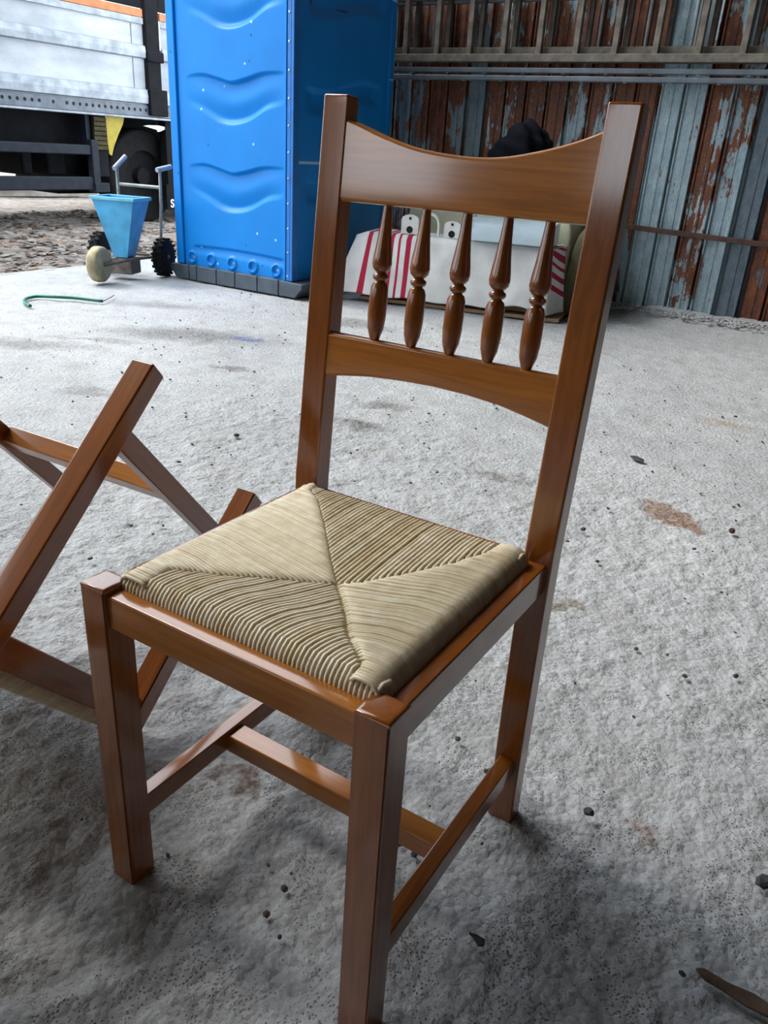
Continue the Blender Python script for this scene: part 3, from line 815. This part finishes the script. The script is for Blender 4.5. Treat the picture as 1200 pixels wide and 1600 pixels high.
pipe('lower of two long grey metal bars hung below the ladders', 1.388, 1.422, 5.075, .13)
for x in (.6, -3.3):
    bm = bmesh.new(); box(bm, x-.02, x+.02, 5.03, 5.25, 1.36, 1.380); box(bm, x-.02, x+.02, 5.03, 5.045, 1.36, 1.52)
    tag(link('wall_bracket', bm, BLACK), 'steel bracket under the ladders, %s' % ('outside the right of the view' if x > 0 else 'hidden behind the blue cabin'), 'bracket')

# ------------------------------------------------------------------ covered heap by the wall
def build_heap():
    # baseboard
    d = Vector((.973, .232, 0)); nrm = Vector((-.232, .973, 0)); P0 = Vector((-2.56, 4.02, 0))
    M = Matrix.Translation(P0) @ Matrix(((d.x, nrm.x, 0), (d.y, nrm.y, 0), (0, 0, 1))).to_4x4()
    def put(o): o.matrix_world = M; return o
    b = put(boxo('baseboard_sheet', .05, 1.38, -.02, .75, 0.0, .022, BOARD, None, .003)); tag(b, 'brown board lying on the floor under the blanket covered heap', 'board')
    box_ = put(boxo('packing_box', 0.16, 1.26, .06, .26, .024, .405, BOARD, None, .01)); tag(box_, 'brown box hidden under the red striped blanket', 'box')
    # blanket: hangs down the front and round the right end
    nu, nv = 130, 60
    U, V = np.meshgrid(np.linspace(0, 1, nu), np.linspace(0, 1, nv))
    zprof = np.interp(V, [0, .62, .70, 1], [0.03, .40, .428, .432]); yprof = np.interp(V, [0, .62, .70, 1], [-.02, .015, .045, .29])
    fold = .020*np.sin(U*34+3*V)*np.clip(.30-U, 0, .3)/.3 + .05*np.sin(U*60+V*6)*np.clip(U-.88, 0, .12)/.12*.5
    wav = .012*(vnoise((U*6, V*2), 3, 31)-.5)
    Xl = -.02+1.40*U; hang = np.clip(1-V/.62, 0, 1)
    Xl = Xl + (-.11*hang*np.clip(1-U/.12, 0, 1)) + .05*hang*np.clip((U-.9)/.1, 0, 1)
    flare = hang*(.03 + .05*np.clip(.25-U, 0, .25)/.25)
    Yl = yprof - flare + fold + wav
    wrap = np.clip((U-.93)/.07, 0, 1)
    Yl = Yl + wrap*.22; Xl = Xl - wrap*.05
    Zl = zprof + .006*np.sin(U*25)*hang - .03*np.clip(.06-U, 0, .06)/.06*(1-hang)
    # the hem lifts towards the right of the front
    Zl = np.where(V < .62, Zl + hang*(.012+.03*np.exp(-((U-.80)/.10)**2)), Zl)
    me = grid_mesh('blanket', Xl, Yl, Zl, np.stack([U, V], -1))
    o = put(link_me('blanket', me, STRIPE)); sm = o.modifiers.new('thick', 'SOLIDIFY'); sm.thickness = .006
    tag(o, 'white blanket with dark red stripes draped over the low heap', 'blanket')
    # pale blue rounded casing on top
    bm = bmesh.new(); pr = []
    for k in range(11):
        a = math.radians(-8+ k*10.8); pr.append((.16-.15*math.cos(a), .415+.125*max(0, math.sin(a))**.9 if a > 0 else .412))
    pr += [(.30, .538), (.30, .410)]
    prism(bm, pr, .735, 1.275, 'yz'); bevel_all(bm, .006, 2, 40)
    cas = put(link('appliance_casing', bm, PALEBLUE, None, 'auto')); cas.matrix_world = M @ Matrix.Translation((0, -.06, .028)); tag(cas, 'glossy pale blue rounded casing lying on the striped blanket', 'casing')
    boxo('end_cap', .728, .738, .012, .300, .412, .545, WHITEP, cas, .004)
    # white brackets with holes and a hoop
    def bracket(x, w, h, lab):
        t = thing('perforated_bracket', lab, 'bracket', M @ Vector((x, .055, .434)), math.atan2(d.y, d.x), 'white brackets on the blanket')
        bm = bmesh.new(); out = [(-w/2, 0), (w/2, 0), (w/2, h*.72)] + [(w/2*math.cos(a), h*.72+h*.28*math.sin(a)) for a in (math.radians(q) for q in range(20, 180, 20))] + [(-w/2, h*.72)]
        prism(bm, out, 0, .012, 'xz'); link('plate', bm, WHITEP, t)
        for dx, z, r in ((0, h*.80, .009), (.0, h*.22, .022)):
            bm = bmesh.new(); lathe(bm, [(r, 0), (r*.9, .002)], 14, Matrix.Translation((dx, -.0002, z)) @ Matrix.Rotation(math.radians(90), 4, 'X')); link('hole', bm, HOLE, t)
    bracket(.345, .115, .118, 'left white bracket plate with round holes beside the hoop')
    bracket(.625, .105, .100, 'right white bracket plate with round holes next to blue casing')
    hp = [(-.055, 0, 0), (-.055, 0, .07), (-.035, 0, .112), (0, 0, .125), (.035, 0, .112), (.055, 0, .07), (.055, 0, 0)]
    hoop = tubeo('white_hoop', smooth_curve(hp, 5), .010, WHITEP); hoop.matrix_world = M @ Matrix.Translation((.475, .085, .436)); tag(hoop, 'white arched hoop between the two bracket plates', 'hoop')
    # cream cloth over the taller heap behind
    def mound(name, x0, x1, y0, y1, h, mat, seed, fl, pw=.35):
        U, V = np.meshgrid(np.linspace(-1, 1, 70), np.linspace(-1, 1, 70))
        X = (x0+x1)/2+(x1-x0)/2*U; Y = (y0+y1)/2+(y1-y0)/2*V
        r = np.maximum(np.abs(U), np.abs(V)); k = np.clip(1-r**fl, 0, 1)**pw
        Z = h*k*(.90+.16*vnoise((X, Y), 5, seed)) + .02*(vnoise((X, Y), 14, seed+1)-.5)*(k > .01)
        th = np.arctan2(V, U); X = X + .03*np.sin(th*11)*(1-k)
        return link_me(name, grid_mesh(name, X, Y, np.maximum(Z, .004)), mat)
    c = mound('dust_cloth', -2.56, -1.30, 4.64, 5.17, .86, CREAM, 41, 6); tag(c, 'cream cloth covering the taller heap behind the striped blanket', 'cloth')
    sheet = None
    c = mound('tarpaulin', -1.30, -1.18, 4.60, 5.15, .56, OLIVE, 51, 5); tag(c, 'olive green cloth hanging over the right end of the heap', 'cloth')
    # black bag
    bm = bmesh.new(); bmesh.ops.create_icosphere(bm, subdivisions=4, radius=1)
    for v in bm.verts:
        n = v.co.copy(); q = .10*math.sin(5*n.x+2*n.z)+.07*math.sin(9*n.y+7*n.x)+.05*math.sin(13*n.z+6*n.x)
        v.co = Vector((n.x*.20*(1+q), n.y*.16*(1+q), max(-.62, n.z)*.17*(1+q*1.2)+.10*n.x*.3))
    bag = link('black_bag', bm, BAGM, None, True); bag.location = (-1.80, 4.80, .955); tag(bag, 'crumpled black fabric bag on top of the cream cloth heap', 'bag')
build_heap()

# ------------------------------------------------------------------ bits on the floor
def rock(name, x, y, s, flat, mat, label, cat='stone', ang=0., ln=1., z=0, group=None):
    bm = bmesh.new(); bmesh.ops.create_icosphere(bm, subdivisions=2, radius=1)
    rr = random.Random(int(abs(x*1000)+abs(y*777)))
    for v in bm.verts: v.co *= rr.uniform(.72, 1.12)
    for v in bm.verts: v.co = Vector((v.co.x*s*ln, v.co.y*s, (v.co.z+.6)*s*flat))
    o = link(name, bm, mat); o.location = (x, y, z-.004); o.rotation_euler = (0, 0, ang); tag(o, label, cat, group); return o
G = 'dark stone chips on the concrete'
rock('stone_chip', -.105, 2.175, .012, .7, STONE, 'longish dark chip on the concrete right of the chair back', ang=-.45, ln=2.6, group=G)
rock('stone_chip', .299, .498, .009, .6, STONE, 'dark stone on the floor just beyond the right back foot', ang=.3, group=G)
rock('stone_chip', .338, .966, .006, .7, STONE, 'small dark stone right of the chair, level with its seat', group=G)
rock('stone_chip', .282, 1.765, .010, .8, BARK, 'small brown stone just right of the brown soil patch', ang=.2, group=G)
rock('stone_chip', .552, .516, .013, .6, STONE, 'dark lump at the right edge of the floor', group=G)
rock('stone_chip', -.062, 1.50, .008, .7, STONE, 'dark pebble between the soil patch and the right back post', group=G)
rock('stone_chip', .424, 1.031, .006, .7, STONE, 'pebble at the far right, level with the seat', group=G)
rock('stone_chip', -1.283, 1.444, .010, .7, STONE, 'dark pebble on the floor left of the back legs', group=G)
bm = bmesh.new(); prism(bm, [(-.013, .0), (-.005, .004), (.008, .006), (.011, -.001), (.005, -.006), (-.004, -.002)], 0, .004, 'xy')
o = link('dry_leaf', bm, STONE); o.location = (.253, .195, .001); o.rotation_euler = (.15, .1, -.1); tag(o, 'small dark dry leaf on the floor right of the front leg', 'leaf')
bm = bmesh.new(); prism(bm, [(-.05, .004), (-.04, .011), (-.01, .009), (.02, .013), (.05, .008), (.045, -.008), (.015, -.010), (-.015, -.006), (-.036, -.005)], 0, .005, 'xy'); bevel_all(bm, .0015, 1)
o = link('bark_strip', bm, BARK, None, 'auto'); o.location = (.55, .315, -.002); o.rotation_euler = (0, 0, -.02); tag(o, 'flat brown strip of bark on the floor at the lower right', 'bark')

def scatter(name, n, area, smin, smax, mats, label, cat, flat=.5, z=0, ln=(1, 1.6), soil=None):
    rr = random.Random(name); bm = bmesh.new()
    for i in range(n):
        x, y = (rr.uniform(area[0], area[1]), rr.uniform(area[2], area[3])) if soil is None else (rr.gauss(soil[0], soil[2]), rr.gauss(soil[1], soil[3]))
        s = smin+(smax-smin)*rr.random()**3; a = rr.uniform(0, 6.28); l = rr.uniform(*ln)
        base = len(bm.verts)
        M = Matrix.Translation((x, y, z+s*flat*.3)) @ Euler((rr.uniform(-.3, .3), rr.uniform(-.3, .3), a)).to_matrix().to_4x4() @ Matrix.Diagonal((s*l, s, s*flat, 1))
        r = bmesh.ops.create_icosphere(bm, subdivisions=1, radius=1, matrix=M) if flat > .3 else bmesh.ops.create_cube(bm, size=2, matrix=M)
        mi = rr.randrange(len(mats))
        for f in {f for v in r['verts'] for f in v.link_faces}: f.material_index = mi
    o = link(name, bm, mats[0])
    for m in mats[1:]: o.data.materials.append(m)
    o['kind'] = 'stuff'; tag(o, label, cat); return o
scatter('floor_grit', 1100, (-3.2, .8, .0, 3.6), .0015, .006, [STONE, BARK], 'dark grit scattered over the concrete floor', 'grit', .6, -.004)
scatter('wall_gravel', 900, (-1.2, .4, 5.0, 5.2), .004, .014, [CONC], 'pale crumbled rubble along the foot of the rusty wall', 'gravel', .7, .035)
scatter('wood_chips', 5200, (-8.6, -4.78, 1.8, 6.8), .003, .026, [CHIP, DULLCHIP, BARK, RUSTY_STEEL, DULLCHIP], 'wood chips and scraps littering the yard outside', 'wood chips', .12, -.02, (1, 3.5))

# ------------------------------------------------------------------ timber lying beyond the lorry
GT = 'timber lying beyond the lorry'
for i, (x, y, z, ln, wd, th, a, m, lab) in enumerate((
    (-10.6, 7.55, .00, 1.6, .22, .10, 1.35, PALECHIP, 'pale board beyond the lorry, lowest in the left pile'),
    (-10.6, 7.55, .10, 1.5, .20, .07, 1.45, OLDWOOD, 'grey board second from the bottom of the left pile beyond lorry'),
    (-10.6, 7.55, .17, 1.5, .22, .08, 1.30, PALECHIP, 'pale board on top of the left pile beyond lorry'),
    (-10.6, 8.9, .00, .8, .30, .16, 1.5, ALU_RIB, 'pale block beyond the lorry, right of the board pile'),
    (-10.6, 8.9, .16, .7, .26, .14, 1.6, PALECHIP, 'pale block lying on the other block beyond lorry'),
    (-11.2, 8.3, -.02, .9, .12, .06, 1.5, OLDWOOD, 'pale batten on the ground behind the lower guard bar'))):
    bm = bmesh.new(); box(bm, -ln/2, ln/2, -wd/2, wd/2, 0, th, bev=.006)
    o = link('timber_board', bm, m, None, 'auto'); o.location = (x, y, z-.02); o.rotation_euler = (0, 0, a); tag(o, lab, 'board', GT)
